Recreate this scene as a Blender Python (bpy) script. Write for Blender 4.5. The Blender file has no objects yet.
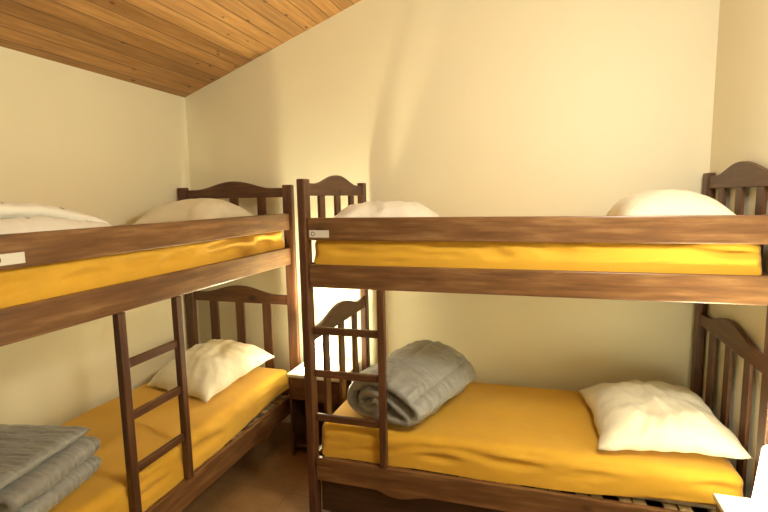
import bpy, bmesh, math, random
from mathutils import Vector, Matrix, noise
S = bpy.context.scene
COL = S.collection
PI = math.pi
H = 1.68                                  # eye height

# ------------------------------------------------------------------ materials
def nt(name):
    m = bpy.data.materials.new(name); m.use_nodes = True
    n = m.node_tree; b = n.nodes['Principled BSDF']
    return m, n, b
def N(n, t, **k):
    x = n.nodes.new(t)
    for a, v in k.items(): setattr(x, a, v)
    return x
def ramp(n, stops):
    r = N(n, 'ShaderNodeValToRGB'); e = r.color_ramp.elements
    while len(e) < len(stops): e.new(0.5)
    for i, (p, c) in enumerate(stops):
        e[i].position = p; e[i].color = (*c, 1)
    return r
def noise_node(n, vec, scale, detail=4, rough=.55):
    x = N(n, 'ShaderNodeTexNoise'); x.inputs['Scale'].default_value = scale
    x.inputs['Detail'].default_value = detail; x.inputs['Roughness'].default_value = rough
    n.links.new(vec, x.inputs['Vector']); return x
def mapping(n, vec, scale=(1, 1, 1), loc=(0, 0, 0)):
    m = N(n, 'ShaderNodeMapping'); m.inputs['Scale'].default_value = scale; m.inputs['Location'].default_value = loc
    n.links.new(vec, m.inputs['Vector']); return m.outputs['Vector']
def objvec(n):
    c = N(n, 'ShaderNodeTexCoord'); oi = N(n, 'ShaderNodeObjectInfo')
    a = N(n, 'ShaderNodeVectorMath', operation='SCALE'); a.inputs[0].default_value = (7.3, 3.1, 5.7)
    n.links.new(oi.outputs['Random'], a.inputs['Scale'])
    b = N(n, 'ShaderNodeVectorMath', operation='ADD')
    n.links.new(c.outputs['Object'], b.inputs[0]); n.links.new(a.outputs[0], b.inputs[1])
    return b.outputs[0]
def mixc(n, f, a, b, mode='MIX'):
    m = N(n, 'ShaderNodeMix', data_type='RGBA', blend_type=mode)
    for s, v in ((0, f), (6, a), (7, b)):
        if isinstance(v, (int, float)): m.inputs[s].default_value = v
        elif isinstance(v, tuple): m.inputs[s].default_value = (*v, 1)
        else: n.links.new(v, m.inputs[s])
    return m.outputs[2]
def bump(n, b, h, strength=.2, dist=.01):
    x = N(n, 'ShaderNodeBump'); x.inputs['Strength'].default_value = strength; x.inputs['Distance'].default_value = dist
    n.links.new(h, x.inputs['Height']); n.links.new(x.outputs[0], b.inputs['Normal'])

def wood(name, axis, dark, mid, light, rough=.42):
    m, n, b = nt(name); v = objvec(n)
    sc = [9, 9, 9]; sc[axis] = .9
    g = noise_node(n, mapping(n, v, tuple(sc)), 4, 6, .6)
    sc2 = [60, 60, 60]; sc2[axis] = 2.0
    f = noise_node(n, mapping(n, v, tuple(sc2)), 2, 3, .6)
    r = ramp(n, [(.28, dark), (.52, mid), (.75, light)]); n.links.new(g.outputs[0], r.inputs[0])
    fr = ramp(n, [(.3, (.72, .72, .72)), (.65, (1.05, 1.05, 1.05))]); n.links.new(f.outputs[0], fr.inputs[0])
    c = mixc(n, .6, r.outputs[0], fr.outputs[0], 'MULTIPLY')
    ks = [5, 5, 5]; ks[axis] = 3.2
    k = N(n, 'ShaderNodeTexVoronoi'); k.inputs['Scale'].default_value = 1.0
    n.links.new(mapping(n, v, tuple(ks)), k.inputs['Vector'])
    kr = ramp(n, [(.05, (1, 1, 1)), (.13, (0, 0, 0))]); n.links.new(k.outputs['Distance'], kr.inputs[0])
    kd = tuple(x * .35 for x in dark)
    c = mixc(n, kr.outputs[0], c, kd)
    n.links.new(c, b.inputs['Base Color']); b.inputs['Roughness'].default_value = rough
    bump(n, b, f.outputs[0], .08, .002)
    return m
WD = dict(dark=(.056, .021, .010), mid=(.104, .040, .017), light=(.165, .072, .030))
WOOD = [wood('stained_pine_' + a, i, **WD) for i, a in enumerate('xyz')]
RW = dict(dark=(.100, .042, .017), mid=(.180, .083, .033), light=(.31, .170, .072))
RAIL = wood('stained_pine_rail', 0, rough=.34, **RW)
DW = dict(dark=(.035, .015, .008), mid=(.055, .024, .012), light=(.075, .034, .017))
DARK = [wood('dark_walnut_' + a, i, **DW) for i, a in enumerate('xyz')]
PALE = wood('pale_slat_wood', 1, (.50, .34, .18), (.62, .45, .25), (.7, .53, .32), .5)

def fabric(name, col, col2, rough=.85, sheen=.2, wscale=6, bstr=.25, fine=350):
    m, n, b = nt(name); v = objvec(n)
    a = noise_node(n, v, wscale, 4, .6)
    w = noise_node(n, v, fine, 2, .5)
    r = ramp(n, [(.3, col2), (.7, col)]); n.links.new(a.outputs[0], r.inputs[0])
    n.links.new(r.outputs[0], b.inputs['Base Color'])
    b.inputs['Roughness'].default_value = rough; b.inputs['Sheen Weight'].default_value = sheen
    ad = N(n, 'ShaderNodeMath', operation='MULTIPLY_ADD'); ad.inputs[1].default_value = .06
    n.links.new(w.outputs[0], ad.inputs[0]); n.links.new(a.outputs[0], ad.inputs[2])
    bump(n, b, ad.outputs[0], bstr, .02)
    return m
M_YEL = fabric('yellow_sheet_cotton', (.72, .405, .030), (.66, .365, .026), .8, .15, 5, .2)
M_PIL = fabric('cream_pillowcase', (.84, .80, .66), (.80, .75, .60), .85, .1, 9, .35)
M_WHT = fabric('white_cotton', (.86, .85, .80), (.82, .80, .74), .85, .1, 9, .35)
M_CORE = fabric('mattress_ticking', (.70, .66, .56), (.66, .62, .52), .9, .0, 9, .2)
M_GREY = fabric('grey_quilt_satin', (.33, .33, .315), (.27, .27, .26), .45, .25, 14, .5)
def patterned():
    m, n, b = nt('white_cotton_with_small_sprigs'); v = objvec(n)
    k = N(n, 'ShaderNodeTexVoronoi'); k.inputs['Scale'].default_value = 13; n.links.new(v, k.inputs['Vector'])
    r = ramp(n, [(.13, (.28, .27, .25)), (.2, (.86, .84, .78))]); n.links.new(k.outputs['Distance'], r.inputs[0])
    w = noise_node(n, v, 30, 3); c = mixc(n, .8, (.86, .84, .78), r.outputs[0])
    n.links.new(c, b.inputs['Base Color']); b.inputs['Roughness'].default_value = .85
    bump(n, b, w.outputs[0], .2, .02); return m
M_PAT = patterned()
def plaster():
    m, n, b = nt('cream_painted_plaster')
    c = N(n, 'ShaderNodeTexCoord'); v = c.outputs['Object']
    a = noise_node(n, v, 1.2, 3); f = noise_node(n, v, 45, 4, .65)
    r = ramp(n, [(.3, (.84, .79, .60)), (.7, (.87, .82, .63))]); n.links.new(a.outputs[0], r.inputs[0])
    n.links.new(r.outputs[0], b.inputs['Base Color']); b.inputs['Roughness'].default_value = .55
    bump(n, b, f.outputs[0], .12, .004); return m
M_WALL = plaster()
def planks():
    m, n, b = nt('varnished_pine_boards')
    c = N(n, 'ShaderNodeTexCoord'); v = c.outputs['Object']
    sx = N(n, 'ShaderNodeSeparateXYZ'); n.links.new(v, sx.inputs[0])
    d = N(n, 'ShaderNodeMath', operation='DIVIDE'); d.inputs[1].default_value = .092; n.links.new(sx.outputs[0], d.inputs[0])
    fl = N(n, 'ShaderNodeMath', operation='FLOOR'); n.links.new(d.outputs[0], fl.inputs[0])
    fr = N(n, 'ShaderNodeMath', operation='FRACT'); n.links.new(d.outputs[0], fr.inputs[0])
    wn = N(n, 'ShaderNodeTexWhiteNoise', noise_dimensions='1D'); n.links.new(fl.outputs[0], wn.inputs['W'])
    cb = N(n, 'ShaderNodeCombineXYZ'); 
    mu = N(n, 'ShaderNodeMath', operation='MULTIPLY'); mu.inputs[1].default_value = 37.0; n.links.new(wn.outputs['Value'], mu.inputs[0])
    n.links.new(mu.outputs[0], cb.inputs[1]); n.links.new(mu.outputs[0], cb.inputs[2])
    ad = N(n, 'ShaderNodeVectorMath', operation='ADD'); n.links.new(v, ad.inputs[0]); n.links.new(cb.outputs[0], ad.inputs[1])
    g = noise_node(n, mapping(n, ad.outputs[0], (22, 1.3, 22)), 2.2, 6, .6)
    r = ramp(n, [(.25, (.30, .145, .045)), (.5, (.44, .230, .075)), (.75, (.60, .34, .12))]); n.links.new(g.outputs[0], r.inputs[0])
    pr = ramp(n, [(0, (.78, .76, .74)), (1, (1.08, 1.08, 1.08))]); n.links.new(wn.outputs['Value'], pr.inputs[0])
    c1 = mixc(n, 1.0, r.outputs[0], pr.outputs[0], 'MULTIPLY')
    k = N(n, 'ShaderNodeTexVoronoi'); k.inputs['Scale'].default_value = 1; n.links.new(mapping(n, ad.outputs[0], (11, 5.2, 11)), k.inputs['Vector'])
    kr = ramp(n, [(.05, (1, 1, 1)), (.12, (0, 0, 0))]); n.links.new(k.outputs['Distance'], kr.inputs[0])
    c2 = mixc(n, kr.outputs[0], c1, (.09, .032, .010))
    gr = ramp(n, [(0, (1, 1, 1)), (.05, (0, 0, 0)), (.95, (0, 0, 0)), (1, (1, 1, 1))]); n.links.new(fr.outputs[0], gr.inputs[0])
    c3 = mixc(n, gr.outputs[0], c2, (.10, .038, .012))
    n.links.new(c3, b.inputs['Base Color']); b.inputs['Roughness'].default_value = .45
    inv = N(n, 'ShaderNodeMath', operation='SUBTRACT'); inv.inputs[0].default_value = 1; n.links.new(gr.outputs[0], inv.inputs[1])
    bump(n, b, inv.outputs[0], .5, .004); return m
M_CEIL = planks()
def floor_mat():
    m, n, b = nt('brown_floor_tiles'); c = N(n, 'ShaderNodeTexCoord'); v = c.outputs['Object']
    a = noise_node(n, v, 7, 5, .6); r = ramp(n, [(.3, (.22, .115, .045)), (.7, (.33, .18, .075))]); n.links.new(a.outputs[0], r.inputs[0])
    br = N(n, 'ShaderNodeTexBrick', offset=0); br.inputs['Scale'].default_value = 1; br.inputs['Mortar Size'].default_value = .004
    br.inputs['Brick Width'].default_value = .33; br.inputs['Row Height'].default_value = .33
    n.links.new(v, br.inputs['Vector'])
    c2 = mixc(n, br.outputs['Fac'], r.outputs[0], (.21, .115, .05))
    n.links.new(c2, b.inputs['Base Color']); b.inputs['Roughness'].default_value = .45; return m
M_FLOOR = floor_mat()
def plain(name, col, rough=.5, metal=0, emit=None, est=0):
    m, n, b = nt(name)
    v = objvec(n); a = noise_node(n, v, 14, 3)
    r = ramp(n, [(.3, tuple(x * .94 for x in col)), (.7, col)]); n.links.new(a.outputs[0], r.inputs[0])
    n.links.new(r.outputs[0], b.inputs['Base Color'])
    b.inputs['Roughness'].default_value = rough; b.inputs['Metallic'].default_value = metal
    if emit: b.inputs['Emission Color'].default_value = (*emit, 1); b.inputs['Emission Strength'].default_value = est
    return m
LAMPC = (1.0, .90, .55)
M_SHADE = plain('lit_paper_shade', (.85, .82, .74), .8, 0, (1.0, .90, .58), 22.0)
M_BULB = plain('glowing_bulb', (.9, .9, .85), .4, 0, (1.0, .90, .60), 60.0)
M_CERAM = plain('white_ceramic', (.82, .80, .75), .3)
M_TOP = plain('cream_laminate', (.78, .73, .58), .35)
M_STICK = plain('white_sticker', (.74, .72, .66), .5)
M_INK = plain('dark_print', (.12, .08, .08), .6)
M_PLAS = plain('black_slat_holder', (.02, .018, .016), .5)
M_CORD = plain('reddish_cord', (.30, .07, .04), .5)
M_BRASS = plain('steel_screw', (.5, .48, .44), .35, 1)

# ------------------------------------------------------------------ mesh helpers
def link(name, bm, mats, parent=None, smooth=False, loc=None):
    me = bpy.data.meshes.new(name)
    bmesh.ops.recalc_face_normals(bm, faces=bm.faces)
    bm.to_mesh(me); bm.free()
    for m in (mats if isinstance(mats, (list, tuple)) else [mats]): me.materials.append(m)
    if smooth:
        for p in me.polygons: p.use_smooth = True
    o = bpy.data.objects.new(name, me); COL.objects.link(o)
    if parent: o.parent = parent
    if loc: o.location = loc
    return o
def tag(o, label=None, cat=None, group=None, kind=None):
    for k, v in (('label', label), ('category', cat), ('group', group), ('kind', kind)):
        if v: o[k] = v
    return o
def empty(name, loc, rz=0):
    o = bpy.data.objects.new(name, None); o.empty_display_size = .1; COL.objects.link(o)
    o.location = loc; o.rotation_euler = (0, 0, rz); return o
def box(bm, x0, x1, y0, y1, z0, z1, bev=.004, mi=0, seg=2):
    t = bmesh.new(); bmesh.ops.create_cube(t, size=1)
    for v in t.verts:
        v.co = Vector((x0 + (v.co.x + .5) * (x1 - x0), y0 + (v.co.y + .5) * (y1 - y0), z0 + (v.co.z + .5) * (z1 - z0)))
    if bev: bmesh.ops.bevel(t, geom=t.edges[:], offset=bev, segments=seg, affect='EDGES', profile=.5)
    for f in t.faces: f.material_index = mi
    merge(bm, t); return bm
def merge(bm, t):
    me = bpy.data.meshes.new('tmp'); t.to_mesh(me); t.free(); bm.from_mesh(me); bpy.data.meshes.remove(me)
def bx(*a, **k): return box(bmesh.new(), *a, **k)
def prism(pts, axis, a, b, bev=.004):
    """polygon pts (2D in the two other axes) extruded from a to b along axis"""
    bm = bmesh.new()
    def put(p, d):
        q = list(p); q.insert(axis, d); return Vector(q)
    vs = [bm.verts.new(put(p, a)) for p in pts]
    f = bm.faces.new(vs)
    r = bmesh.ops.extrude_face_region(bm, geom=[f])
    d = Vector((0, 0, 0)); d[axis] = b - a
    bmesh.ops.translate(bm, vec=d, verts=[v for v in r['geom'] if isinstance(v, bmesh.types.BMVert)])
    bmesh.ops.recalc_face_normals(bm, faces=bm.faces)
    if bev:
        es = [e for e in bm.edges if len(e.link_faces) == 2 and e.calc_face_angle() > .6]
        bmesh.ops.bevel(bm, geom=es, offset=bev, segments=2, affect='EDGES', profile=.5)
    return bm
def lathe(bm, prof, n=40, c=(0, 0, 0), close=False):
    rings = []
    for r, z in prof:
        rings.append([bm.verts.new((c[0] + r * math.cos(2 * PI * i / n), c[1] + r * math.sin(2 * PI * i / n), c[2] + z)) for i in range(n)])
    for a, b in zip(rings, rings[1:]):
        for i in range(n): bm.faces.new((a[i], a[(i + 1) % n], b[(i + 1) % n], b[i]))
    if close: bm.faces.new(rings[0]); bm.faces.new(rings[-1])
    return bm
def tube(bm, pts, r, n=10):
    pts = [Vector(p) for p in pts]; rings = []
    for i, p in enumerate(pts):
        t = (pts[min(i + 1, len(pts) - 1)] - pts[max(i - 1, 0)]).normalized()
        a = t.orthogonal().normalized() if i == 0 else (a - t * a.dot(t)).normalized()
        b = t.cross(a)
        rings.append([bm.verts.new(p + r * (math.cos(2 * PI * k / n) * a + math.sin(2 * PI * k / n) * b)) for k in range(n)])
    for x, y in zip(rings, rings[1:]):
        for k in range(n): bm.faces.new((x[k], x[(k + 1) % n], y[(k + 1) % n], y[k]))
    bm.faces.new(rings[0]); bm.faces.new(rings[-1]); return bm
def catmull(P, n):
    P = [Vector(p) for p in P]; out = []
    Q = [P[0] * 2 - P[1]] + P + [P[-1] * 2 - P[-2]]
    for i in range(1, len(Q) - 2):
        for k in range(n):
            t = k / n; a, b, c, d = Q[i - 1:i + 3]
            out.append(.5 * ((2 * b) + (c - a) * t + (2 * a - 5 * b + 4 * c - d) * t * t + (3 * b - a - 3 * c + d) * t ** 3))
    out.append(P[-1]); return out
def resample(pts, n):
    L = [0]
    for a, b in zip(pts, pts[1:]): L.append(L[-1] + (b - a).length)
    out = []; j = 0
    for i in range(n):
        s = L[-1] * i / (n - 1)
        while j < len(L) - 2 and L[j + 1] < s: j += 1
        t = (s - L[j]) / max(1e-9, L[j + 1] - L[j]); out.append(pts[j].lerp(pts[j + 1], min(1, t)))
    return out, L[-1]

# ------------------------------------------------------------------ the room
XL, XR, YB, YF = -2.489, .9215, 3.10, -1.5
ZC0, SL = H + .765, .3556
def zc(x): return ZC0 + SL * (x - XL)
T = .12
def struct(name, bm, m): return tag(link(name, bm, m), kind='structure')
struct('floor', bx(XL - T, XR + T, YF - T, YB + T, -.1, 0, bev=0), M_FLOOR)
back = [(XL - T, -.0), (XR + T, -.0), (XR + T, zc(XR + T)), (XL - T, zc(XL - T))]
struct('wall_back', prism(back, 1, YB, YB + T, 0), M_WALL)
struct('wall_front', prism(back, 1, YF - T, YF, 0), M_WALL)
struct('wall_left', bx(XL - T, XL, YF, YB, 0, zc(XL), bev=0), M_WALL)
struct('wall_right', bx(XR, XR + T, YF, YB, 0, zc(XR), bev=0), M_WALL)
ang = math.atan(SL); wid = (XR - XL + 2 * T) / math.cos(ang)
bm = bx(0, wid, YF - T, YB + T, 0, .08, bev=0)
o = struct('ceiling', bm, M_CEIL); o.location = (XL - T, 0, zc(XL - T)); o.rotation_euler = (0, -ang, 0)

# ------------------------------------------------------------------ bunk beds
L, Wd, PT = 2.02, .92, .040               # PT: post thickness along the bed
ZT, G1, G0, S1, S0, L1, L0 = [H + v for v in (.0983, -.0916, -.2034, -.3238, -.4389, -1.3405, -1.466)]
RA, RB = .022, .048                                     # rail recess in the post
def arch_pts(zend, ztop_end, zpeak):
    y0, y1 = .07, Wd - .07; pts = [(y0, zend), (y1, zend)]
    n = 28
    for i in range(n + 1):
        t = 1 - i / n; y = y0 + (y1 - y0) * t
        u = abs(t - .5) / .40
        b = 0 if u >= 1 else .5 + .5 * math.cos(PI * u ** 1.05)
        pts.append((y, ztop_end + (zpeak - ztop_end) * b))
    return pts
def end_board(root, X, upper):
    """arched end of a bunk: curved top board carrying three upright slats"""
    x0 = X + .009; x1 = x0 + .024
    if upper: zb, ze, zp, zl = H + .016, H + .079, H + .132, S1 - .03
    else: zb, ze, zp, zl = H - .729, H - .662, H - .606, L1 - .03
    b = link('arched_end_board', prism(arch_pts(zb, ze, zp), 0, x0, x1), WOOD[1], root)
    for y in (.24, .46, .68):
        link('upright_slat', bx(x0 + .004, x1 - .004, y - .034, y + .034, zl, zb + .004, bev=.002), WOOD[2], b)
    zr1, zr0 = (S1, S0) if upper else (L1, L0)
    link('cross_rail', bx(x0, x1, .07, Wd - .07, zr0, zr1), WOOD[1], root)
def bunk(loc, rz, label, ladder, drawer, sx, L=L):
    r = tag(empty('bunk_bed', loc, rz), label, 'bunk bed')
    for x in (0, L - PT):
        for y in (0, Wd - .07):
            link('post', bx(x, x + PT, y, y + .07, 0, ZT, bev=.005), WOOD[2], r)
    for x in (0, L - PT):
        end_board(r, x, True); end_board(r, x, False)
    a, b = PT + .0005, L - PT - .0005
    g = link('guard_rail', bx(a, b, RA, RB, G0, G1, bev=.005), RAIL, r)
    st = bx(sx, sx + .105, RA - .0015, RA + .001, H - .188, H - .152, bev=0)
    t = bmesh.new()
    cx, cz, ro, ri = sx + .02, H - .170, .011, .0075
    vo = [t.verts.new((cx + ro * math.cos(i * PI / 10), RA - .002, cz + ro * math.sin(i * PI / 10))) for i in range(20)]
    vi = [t.verts.new((cx + ri * math.cos(i * PI / 10), RA - .002, cz + ri * math.sin(i * PI / 10))) for i in range(20)]
    for i in range(20): t.faces.new((vo[i], vo[(i + 1) % 20], vi[(i + 1) % 20], vi[i])).material_index = 1
    merge(st, t)
    tag(link('sticker', st, [M_STICK, M_INK], g), 'white sticker with a small dark ring')
    for y0, y1 in ((RA, RB), (Wd - RB, Wd - RA)):
        link('upper_side_rail', bx(a, b, y0, y1, S0, S1, bev=.005), RAIL, r)
    pts = []
    for i in range(161):
        x = a + (b - a) * i / 160; e = min(x, L - x)
        d = 0
        if .36 < e < .66:
            u = (e - .36) / .30; d = .030 * math.sin(PI * u ** .75) ** 2
        pts.append((x, L0 - d))
    link('lower_side_rail', prism(pts + [(b, L1), (a, L1)], 1, RA, RB, .004), RAIL, r)
    link('lower_side_rail', bx(a, b, Wd - RB, Wd - RA, L0, L1, bev=.005), WOOD[0], r)
    # slats under both mattresses
    for zt, lower in ((L1 - .016, True), (S1 - .032, False)):
        if lower:
            bars = bmesh.new()
            for y in (RB + .002, Wd - RB - .022): box(bars, a, b, y, y + .02, zt - .05, zt - .0155, bev=.002)
            sb = link('slat_base', bars, WOOD[0], r)
            x = .065; k = 0
            while x + .05 < L - .05:
                link('bed_slat', bx(x, x + .052, RB + .003, Wd - RB - .003, zt - .015, zt, bev=.002), PALE, sb)
                x += .060 if k % 2 == 0 else .118
                k += 1
        else:
            bars = bmesh.new()
            for i in range(12): box(bars, .07 + i * .158, .07 + i * .158 + .09, RB + .001, Wd - RB - .001, zt - .015, zt, bev=.002)
            for y in (RB + .001, Wd - RB - .021): box(bars, a, b, y, y + .02, zt - .05, zt - .0155, bev=.002)
            link('slat_base', bars, PALE, r)
    # ladder
    x0, x1, two = ladder
    lad = None
    if two: link('ladder_stile', bx(x0 - .038, x0, RA - .006, RB + .0005, L1 + .0005, S0 - .0005, bev=.004), WOOD[2], r)
    link('ladder_stile', bx(x1, x1 + .036, RA - .006, RB + .0005, L1 + .0005, S0 - .0005, bev=.004), WOOD[2], r)
    for z in (-.660, -.885, -1.120):
        link('ladder_rung', bx(x0 + .0005, x1 - .0005, RA + .001, RB - .003, H + z - .019, H + z + .019, bev=.007, seg=3), WOOD[0], r)
    if drawer:
        d = link('drawer', bx(.052, L - .052, RB + .004, RB + .022, .03, L0 + .01, bev=.003), DARK[0], r)
        bm = bmesh.new()
        box(bm, .07, L - .07, Wd - .10, Wd - .085, .03, .16, bev=.002)
        for x in (.07, L - .085): box(bm, x, x + .015, RB + .0225, Wd - .1005, .03, .16, bev=.002)
        box(bm, .07, L - .07, RB + .0225, Wd - .085, .018, .029, bev=0)
        link('drawer_tray', bm, DARK[0], d)
    return r
RX, RY = -1.1034, 2.1344
LX, LY = -1.5539, .915
bunk((RX, RY, 0), 0, 'dark wooden bunk bed along the back wall with a drawer underneath', (.046, .392, False), True, .050)
bunk((LX, LY, 0), PI / 2, 'dark wooden bunk bed along the left wall with its ladder mid-side', (1.515 - LY, 1.806 - LY, True), False, 1.035 - LY, 2.972 - LY)
def rpos(X, Y, Z): return (RX + X, RY + Y, Z)
def lpos(X, Y, Z): return (LX - Y, LY + X, Z)

# ------------------------------------------------------------------ soft goods
def fbm(p, o=4): return noise.fractal(Vector(p), 1.0, 2.0, o)
def soft_box(x0, x1, y0, y1, z0, z1, r, nx, ny, nz, wr=0, seed=0, open_bottom=False):
    """rounded box; wr wrinkles its sides diagonally"""
    bm = bmesh.new(); idx = {}
    c = Vector(((x0 + x1) / 2, (y0 + y1) / 2, (z0 + z1) / 2)); h = Vector(((x1 - x0) / 2, (y1 - y0) / 2, (z1 - z0) / 2))
    def vert(i, j, k):
        key = (i, j, k)
        if key in idx: return idx[key]
        def axis(t, n, hh):
            u = -1 + 2 * t / n; 
            return hh * u
        q = Vector((axis(i, nx, h.x), axis(j, ny, h.y), axis(k, nz, h.z)))
        inner = Vector([max(-(hh - r), min(hh - r, a)) for a, hh in zip(q, h)])
        d = q - inner
        nrm = d.normalized() if d.length > 1e-9 else Vector((0, 0, 1))
        p = inner + nrm * min(r, d.length if d.length < r else r) if d.length > 1e-9 else q
        p = c + p
        if wr:
            s = p.x if abs(h.x) > abs(h.y) else p.y
            side = max(0, 1 - abs(nrm.z)) * (1 - .85 * abs(nrm.x)) if d.length > 1e-9 else 0
            w = noise.noise(Vector((s * 3.0 + (p.z - z0) * 9 + seed, (p.z - z0) * 16 - s * 2.2, seed * 1.7)))
            w = .75 - 2.6 * abs(w)
            w2 = noise.noise(Vector((s * 9 + seed, (p.z - z0) * 20 + s * 5, 3.3 + seed)))
            top = noise.noise(Vector((p.x * 2.2, p.y * 2.6, seed + 9))) + .4 * noise.noise(Vector((p.x * 6, p.y * 7, seed + 4)))
            p = p + nrm * ((w * .75 + w2 * .25) * wr * side) + Vector((0, 0, top * wr * .45 * (1 - side) if nrm.z > 0 else 0))
        idx[key] = bm.verts.new(p); return idx[key]
    for k in ((0, nz) if not open_bottom else (nz,)):
        for i in range(nx):
            for j in range(ny): bm.faces.new((vert(i, j, k), vert(i + 1, j, k), vert(i + 1, j + 1, k), vert(i, j + 1, k)))
    for j in (0, ny):
        for i in range(nx):
            for k in range(nz): bm.faces.new((vert(i, j, k), vert(i + 1, j, k), vert(i + 1, j, k + 1), vert(i, j, k + 1)))
    for i in (0, nx):
        for j in range(ny):
            for k in range(nz): bm.faces.new((vert(i, j, k), vert(i, j + 1, k), vert(i, j + 1, k + 1), vert(i, j, k + 1)))
    return bm
def mattress(pos, rz, z0, th, label, seed, wr, L=L, tuck=1):
    t = tag(empty('mattress', (pos[0], pos[1], z0), rz), label, 'mattress', None)
    X0, X1, Y0, Y1 = .047, L - .062, RB + .006, Wd - RB - .006
    link('mattress_core', soft_box(X0 + .022, X1 - .022, Y0 + .026, Y1 - .026, 0, th - .02, .045, 40, 18, 5), M_CORE, t, True)
    bm = soft_box(X0, X1, Y0, Y1, .006, th, .048, 170, 54, 16, wr, seed, True)
    for v in bm.verts:                                   # the hem hangs lower towards the foot, and is tucked up by the pillow
        k = max(0, 1 - v.co.z / .085); f = min(1, max(0, (v.co.x - 1.0) / .8)); f = f * f * (3 - 2 * f)
        v.co.z += k * (.034 * f - .004) * tuck
        if v.co.y < .3: v.co.y -= k * .040 * (1 - f * tuck)
        v.co.y = min(Wd - RB - .001, max(RB + .001, v.co.y)); v.co.x = min(L - PT - .012, max(PT + .003, v.co.x))
    link('fitted_sheet', bm, M_YEL, t, True)
    return t
ZLM, ZUM, THL, THU = L1 - .0155, S1 - .0315, .188, .168
mattress((LX, LY), PI / 2, ZLM, THL, 'yellow sheeted mattress on the lower deck of the left wall bunk bed', 1.3, .020, 2.972 - LY)
mattress((LX, LY), PI / 2, ZUM, THU, 'yellow sheeted mattress on the upper deck of the left wall bunk bed', 5.1, .020, 2.972 - LY, 0)
mattress((RX, RY), 0, ZLM, THL, 'yellow sheeted mattress on the lower deck of the back wall bunk bed', 8.7, .020)
mattress((RX, RY), 0, ZUM, THU, 'yellow sheeted mattress on the upper deck of the back wall bunk bed', 12.9, .022, L, 0)
TL, TU = ZLM + THL, ZUM + THU                           # mattress tops

def pillow(name, loc, rot, w, d, h, label, mat, seed, crease=1.0):
    bm = bmesh.new(); n = 64
    def pt(i, j, s):
        u = -1 + 2 * i / n; v = -1 + 2 * j / n
        e = (1 - abs(u) ** 2.4) * (1 - abs(v) ** 2.4)
        t = max(0, e) ** .52
        pin = 1 - .10 * (1 - v * v) ** 1 * abs(u) ** 3
        pin2 = 1 - .09 * (1 - u * u) ** 1 * abs(v) ** 3
        x = u * w / 2 * pin; y = v * d / 2 * pin2
        rad = max(abs(u), abs(v))
        ang_ = math.atan2(v, u)
        wr = noise.noise(Vector((math.cos(ang_) * 4.5 + seed, math.sin(ang_) * 4.5, rad * 1.3 + seed))) * .014 * min(1, rad ** 2.5)
        wr += (.35 - abs(noise.noise(Vector((x * 10 + y * 3 + seed, y * 2.6 - x * 2, seed * 2))))) * .020 * (1 - .5 * rad)
        wr += noise.noise(Vector((x * 9 + seed, y * 9, seed + s))) * .012 + noise.noise(Vector((x * 22 + seed, y * 22, seed - s))) * .004
        z = s * h / 2 * t * (1 if s > 0 else .25) + wr * crease * (t if s > 0 else .2)
        if s < 0: z = max(z, -h * .10)
        if rad > .8: x += noise.noise(Vector((v * 4.3, seed, 2))) * .007 * crease * abs(u) ** 6; y += noise.noise(Vector((u * 4.3, seed, 6))) * .007 * crease * abs(v) ** 6
        x += noise.noise(Vector((v * 2.2, seed, 1))) * .012 * abs(u); y += noise.noise(Vector((u * 2.2, seed, 5))) * .012 * abs(v)
        return (x, y, z)
    top = [[bm.verts.new(pt(i, j, 1)) for j in range(n + 1)] for i in range(n + 1)]
    bot = [[top[i][j] if i in (0, n) or j in (0, n) else bm.verts.new(pt(i, j, -1)) for j in range(n + 1)] for i in range(n + 1)]
    for i in range(n):
        for j in range(n):
            bm.faces.new((top[i][j], top[i + 1][j], top[i + 1][j + 1], top[i][j + 1]))
            bm.faces.new((bot[i][j], bot[i][j + 1], bot[i + 1][j + 1], bot[i + 1][j]))
    o = link(name, bm, mat, None, True); o.location = loc; o.rotation_euler = rot
    return tag(o, label, 'pillow')
pillow('pillow', (.580, 2.565, TL + .050), (0, math.radians(-3), math.radians(2)), .60, .68, .285, 'cream pillow at the right end of the lower back bunk mattress', M_PIL, 2.2, 1.9)
pillow('pillow', (-1.985, 2.565, TL + .068), (math.radians(9), 0, math.radians(-12)), .55, .60, .32, 'cream pillow leaning on the end slats of the left lower bunk', M_PIL, 7.4, 1.7)
pillow('pillow', (.585, 2.60, TU + .045), (0, math.radians(-3), 0), .47, .64, .31, 'white pillow showing above the guard rail at the right end of the back bunk', M_PIL, 11.3, .7)
pillow('pillow', (-2.04, 2.58, TU + .045), (math.radians(3), 0, math.radians(4)), .58, .56, .32, 'pale pillow on the left upper bunk, below its arched end board', M_PIL, 15.8, .7)

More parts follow.
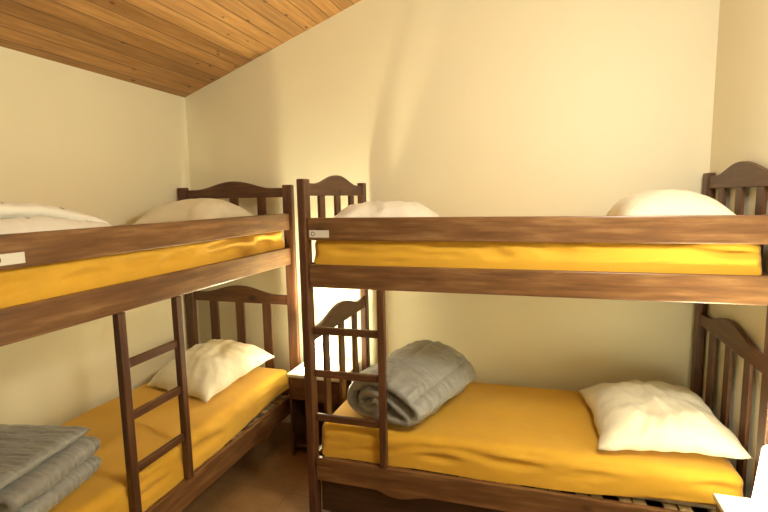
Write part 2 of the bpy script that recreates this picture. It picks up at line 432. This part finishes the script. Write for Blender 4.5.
def ribbon(name, path, length, th, loc, rot, label, mat, seed, puff=1.0, ns=150, nq=56, gather=.5, taper=None, sag=0):
    """a quilt folded along path (p, z points) and running for length sideways"""
    sm, tot = resample([Vector((p[0], p[1], 0)) for p in catmull([(a, b, 0) for a, b in path], 10)], ns)
    bm = bmesh.new(); A = []; B = []
    for i in range(ns):
        t = (sm[min(i + 1, ns - 1)] - sm[max(i - 1, 0)]).normalized(); nn = Vector((-t.y, t.x, 0))
        s = tot * i / (ns - 1); ra = []; rb = []
        for j in range(nq + 1):
            u = -1 + 2 * j / nq
            edge = max(0, 1 - abs(u) ** 7) ** .5
            se = min(1, (min(s, tot - s) + .004) / .03) ** .5
            f = edge * se
            pk = noise.noise(Vector((s * 26 + seed, u * 2.2, seed))) * gather * abs(u) ** 2.0
            pk += noise.noise(Vector((s * 5 + seed, u * length * 30, seed + 4))) * gather * .8
            q = .5 + .5 * abs(math.sin(PI * s / .17))                     # stitched channels
            h = th * .5 * f * (1 + .28 * pk * puff) * (.66 + .34 * min(1, abs(math.sin(PI * s / .21)) * 2.2) ** .6)
            off = noise.noise(Vector((s * 3 + seed, u * 2, 7 + seed))) * th * .16
            ll = length / 2 * (1 + .035 * noise.noise(Vector((s * 4, seed, u))))
            base = Vector((sm[i].x, u * ll, sm[i].y)) + Vector((nn.x, 0, nn.y)) * off
            if taper: base = taper(base, u)
            d = Vector((nn.x, 0, nn.y)) * h
            ra.append(bm.verts.new(base + d)); rb.append(bm.verts.new(base - d))
        A.append(ra); B.append(rb)
    for i in range(ns - 1):
        for j in range(nq):
            bm.faces.new((A[i][j], A[i + 1][j], A[i + 1][j + 1], A[i][j + 1]))
            bm.faces.new((B[i][j], B[i][j + 1], B[i + 1][j + 1], B[i + 1][j]))
        for j in (0, nq): bm.faces.new((A[i][j], B[i][j], B[i + 1][j], A[i + 1][j]))
    for i in (0, ns - 1):
        for j in range(nq): bm.faces.new((A[i][j], A[i][j + 1], B[i][j + 1], B[i][j]))
    bmesh.ops.remove_doubles(bm, verts=bm.verts, dist=1e-5)
    o = link(name, bm, mat, None, True); o.location = loc; o.rotation_euler = rot
    return tag(o, label, 'duvet')
# rolled grey quilt, lower back bunk
path = [(-.075, .115), (-.045, .125), (-.030, .105), (-.050, .080), (-.095, .072), (-.140, .095), (-.145, .135), (-.105, .165),
        (-.040, .165), (.030, .150), (.090, .115), (.140, .085), (.150, .055), (.105, .040), (.0, .040), (-.100, .035), (-.185, .050),
        (-.222, .100), (-.205, .165), (-.140, .215), (-.040, .238), (.070, .225), (.150, .185), (.205, .135), (.215, .085)]
def tp(p, u):
    s = 1 + .04 * u
    return Vector((p.x * s, p.y, p.z * (1 + .10 * u)))
ribbon('folded_duvet', path, .62, .074, (-.625, 2.520, TL + .014), (0, 0, math.radians(-17)), 'grey quilted duvet rolled up on the left end of the lower back bunk', M_GREY, 3.1, taper=tp, ns=320, nq=80, gather=1.0, puff=1.6)
# folded grey quilt, lower left bunk
def zig(w, n, th, x0=0):
    pts = []; r = th / 2
    for i in range(n):
        z = th * (i + .5)
        a, b = (x0, w) if i % 2 == 0 else (w, x0)
        for t in (0.04, .3, .6, .96): pts.append((a + (b - a) * t + (0 if i % 2 == 0 else 0), z))
        if i < n - 1: pts.append((b + (r * .9 if b > x0 else -r * .9), z + r))
    return pts
ribbon('folded_duvet', zig(.50, 5, .041, 0), .45, .045, (-2.245, 1.200, TL + .016), (0, 0, math.radians(11)), 'grey quilted duvet folded flat in layers on the lower left bunk', M_GREY, 9.2, puff=1.4, gather=1.0, ns=340, nq=90)
# white duvets on the upper decks
o = pillow('folded_duvet', (-.772, 2.57, TU + .050), (0, math.radians(2), math.radians(3)), .55, .64, .22, 'white duvet heaped at the left end of the upper back bunk', M_WHT, 21.4, 1.6)
o['category'] = 'duvet'
ribbon('folded_duvet', zig(.60, 3, .058, 0), .66, .064, (-2.36, 1.34, TU + .020), (0, 0, math.radians(3)), 'white sprigged duvet folded on the upper left bunk', M_PAT, 30.5, gather=.6, ns=200,
       taper=lambda p, u: Vector((p.x, p.y, p.z * (1.0 - .45 * max(0, u)))))

# ------------------------------------------------------------------ nightstands and lamps
def nightstand(x0, x1, y0, y1, zt, label, front):
    t = tag(empty('nightstand', ((x0 + x1) / 2, (y0 + y1) / 2, 0)), label, 'nightstand')
    w, d = (x1 - x0) / 2, (y1 - y0) / 2
    link('table_top', bx(-w, w, -d, d, zt - .022, zt, bev=.004), M_TOP, t)
    bm = bmesh.new()
    for s in (-1, 1): box(bm, s * (w - .018) - .009, s * (w - .018) + .009, -d + .01, d - .01, .0, zt - .0225, bev=.002)
    box(bm, -w + .028, w - .028, d - .03, d - .015, .03, zt - .023, bev=0)
    box(bm, -w + .028, w - .028, -d + .03, d - .031, .05, .07, bev=.002)
    link('carcass', bm, WOOD[2], t)
    dr = link('drawer', bx(-w + .03, w - .03, -d + .008, -d + .026, zt - .17, zt - .028, bev=.003), WOOD[0], t)
    bm = bmesh.new(); bmesh.ops.create_uvsphere(bm, u_segments=16, v_segments=10, radius=.013, matrix=Matrix.Translation((0, -d - .004, zt - .10)))
    link('knob', bm, M_BRASS, dr, True)
    return t
ZN = .56
nightstand(-1.51, -1.125, 2.68, 3.03, ZN, 'small nightstand in the gap between the two bunk beds', 0)
nightstand(.660, .912, 1.60, 1.970, ZN, 'pale topped nightstand at the lower right corner, in front of the back bunk', 0)
def lamp(x, y, z, label, power, cord):
    t = tag(empty('table_lamp', (x, y, z)), label, 'table lamp')
    bm = lathe(bmesh.new(), [(.0, 0.001), (.060, .001), (.062, .008), (.050, .016), (.022, .024), (.012, .04), (.012, .075), (.018, .08), (.018, .10), (0.0, .10)], 32)
    link('base', bm, M_CERAM, t, True)
    bm = lathe(bmesh.new(), [(.098, .020), (.076, .265), (.074, .265), (.096, .020), (.098, .020)], 48)
    link('lamp_shade', bm, M_SHADE, t, True)
    bm = bmesh.new(); bmesh.ops.create_uvsphere(bm, u_segments=20, v_segments=12, radius=.028, matrix=Matrix.Translation((0, 0, .135)))
    link('bulb', bm, M_BULB, t, True)
    link('power_cord', tube(bmesh.new(), [Vector(p) for p in cord], .0035, 8), M_CORD, t, True)
    l = bpy.data.lights.new('bulb_light', 'POINT'); l.energy = power; l.color = LAMPC; l.shadow_soft_size = .05
    lo = bpy.data.objects.new('bulb_light', l); COL.objects.link(lo); lo.parent = t; lo.location = (0, 0, .195)
    return t
lamp(-1.340, 2.810, ZN, 'glowing table lamp on the nightstand between the bunk beds', 85,
     catmull([(.06, -.02, .006), (.10, -.06, .005), (.16, -.05, .005), (.19, -.01, .005)], 8))
lamp(.812, 1.790, ZN, 'glowing table lamp at the right edge, on the nightstand in front', 46,
     catmull([(.05, -.05, .006), (.07, -.10, .005), (.08, -.15, .005)], 8))
# room light up near the right wall
l = bpy.data.lights.new('room_light', 'POINT'); l.energy = 74; l.color = (1.0, .94, .76); l.shadow_soft_size = .14
o = bpy.data.objects.new('room_light', l); COL.objects.link(o); o.location = (.55, 1.30, 2.25)
w = bpy.data.worlds.new('World'); S.world = w; w.use_nodes = True
w.node_tree.nodes['Background'].inputs[0].default_value = (1, .85, .6, 1); w.node_tree.nodes['Background'].inputs[1].default_value = .02

# ------------------------------------------------------------------ camera
fw = Vector((-.294727, .94800741, -.12007478)); rt = Vector((.95542035, .2946492, -.01880952)); up = Vector((-.01754838, .12026556, .99258665))
cd = bpy.data.cameras.new('camera'); cam = bpy.data.objects.new('camera', cd); COL.objects.link(cam)
cd.sensor_width = 36; cd.lens = 482.309 / 768 * 36; cd.clip_start = .02
R = Matrix((rt, up, -fw)).transposed().to_4x4()
cam.matrix_world = Matrix.Translation((0, 0, H)) @ R
S.camera = cam
S.view_settings.view_transform = 'Standard'; S.view_settings.look = 'None'
S.view_settings.gamma = 1; S.view_settings.exposure = 0; S.view_settings.use_curve_mapping = False
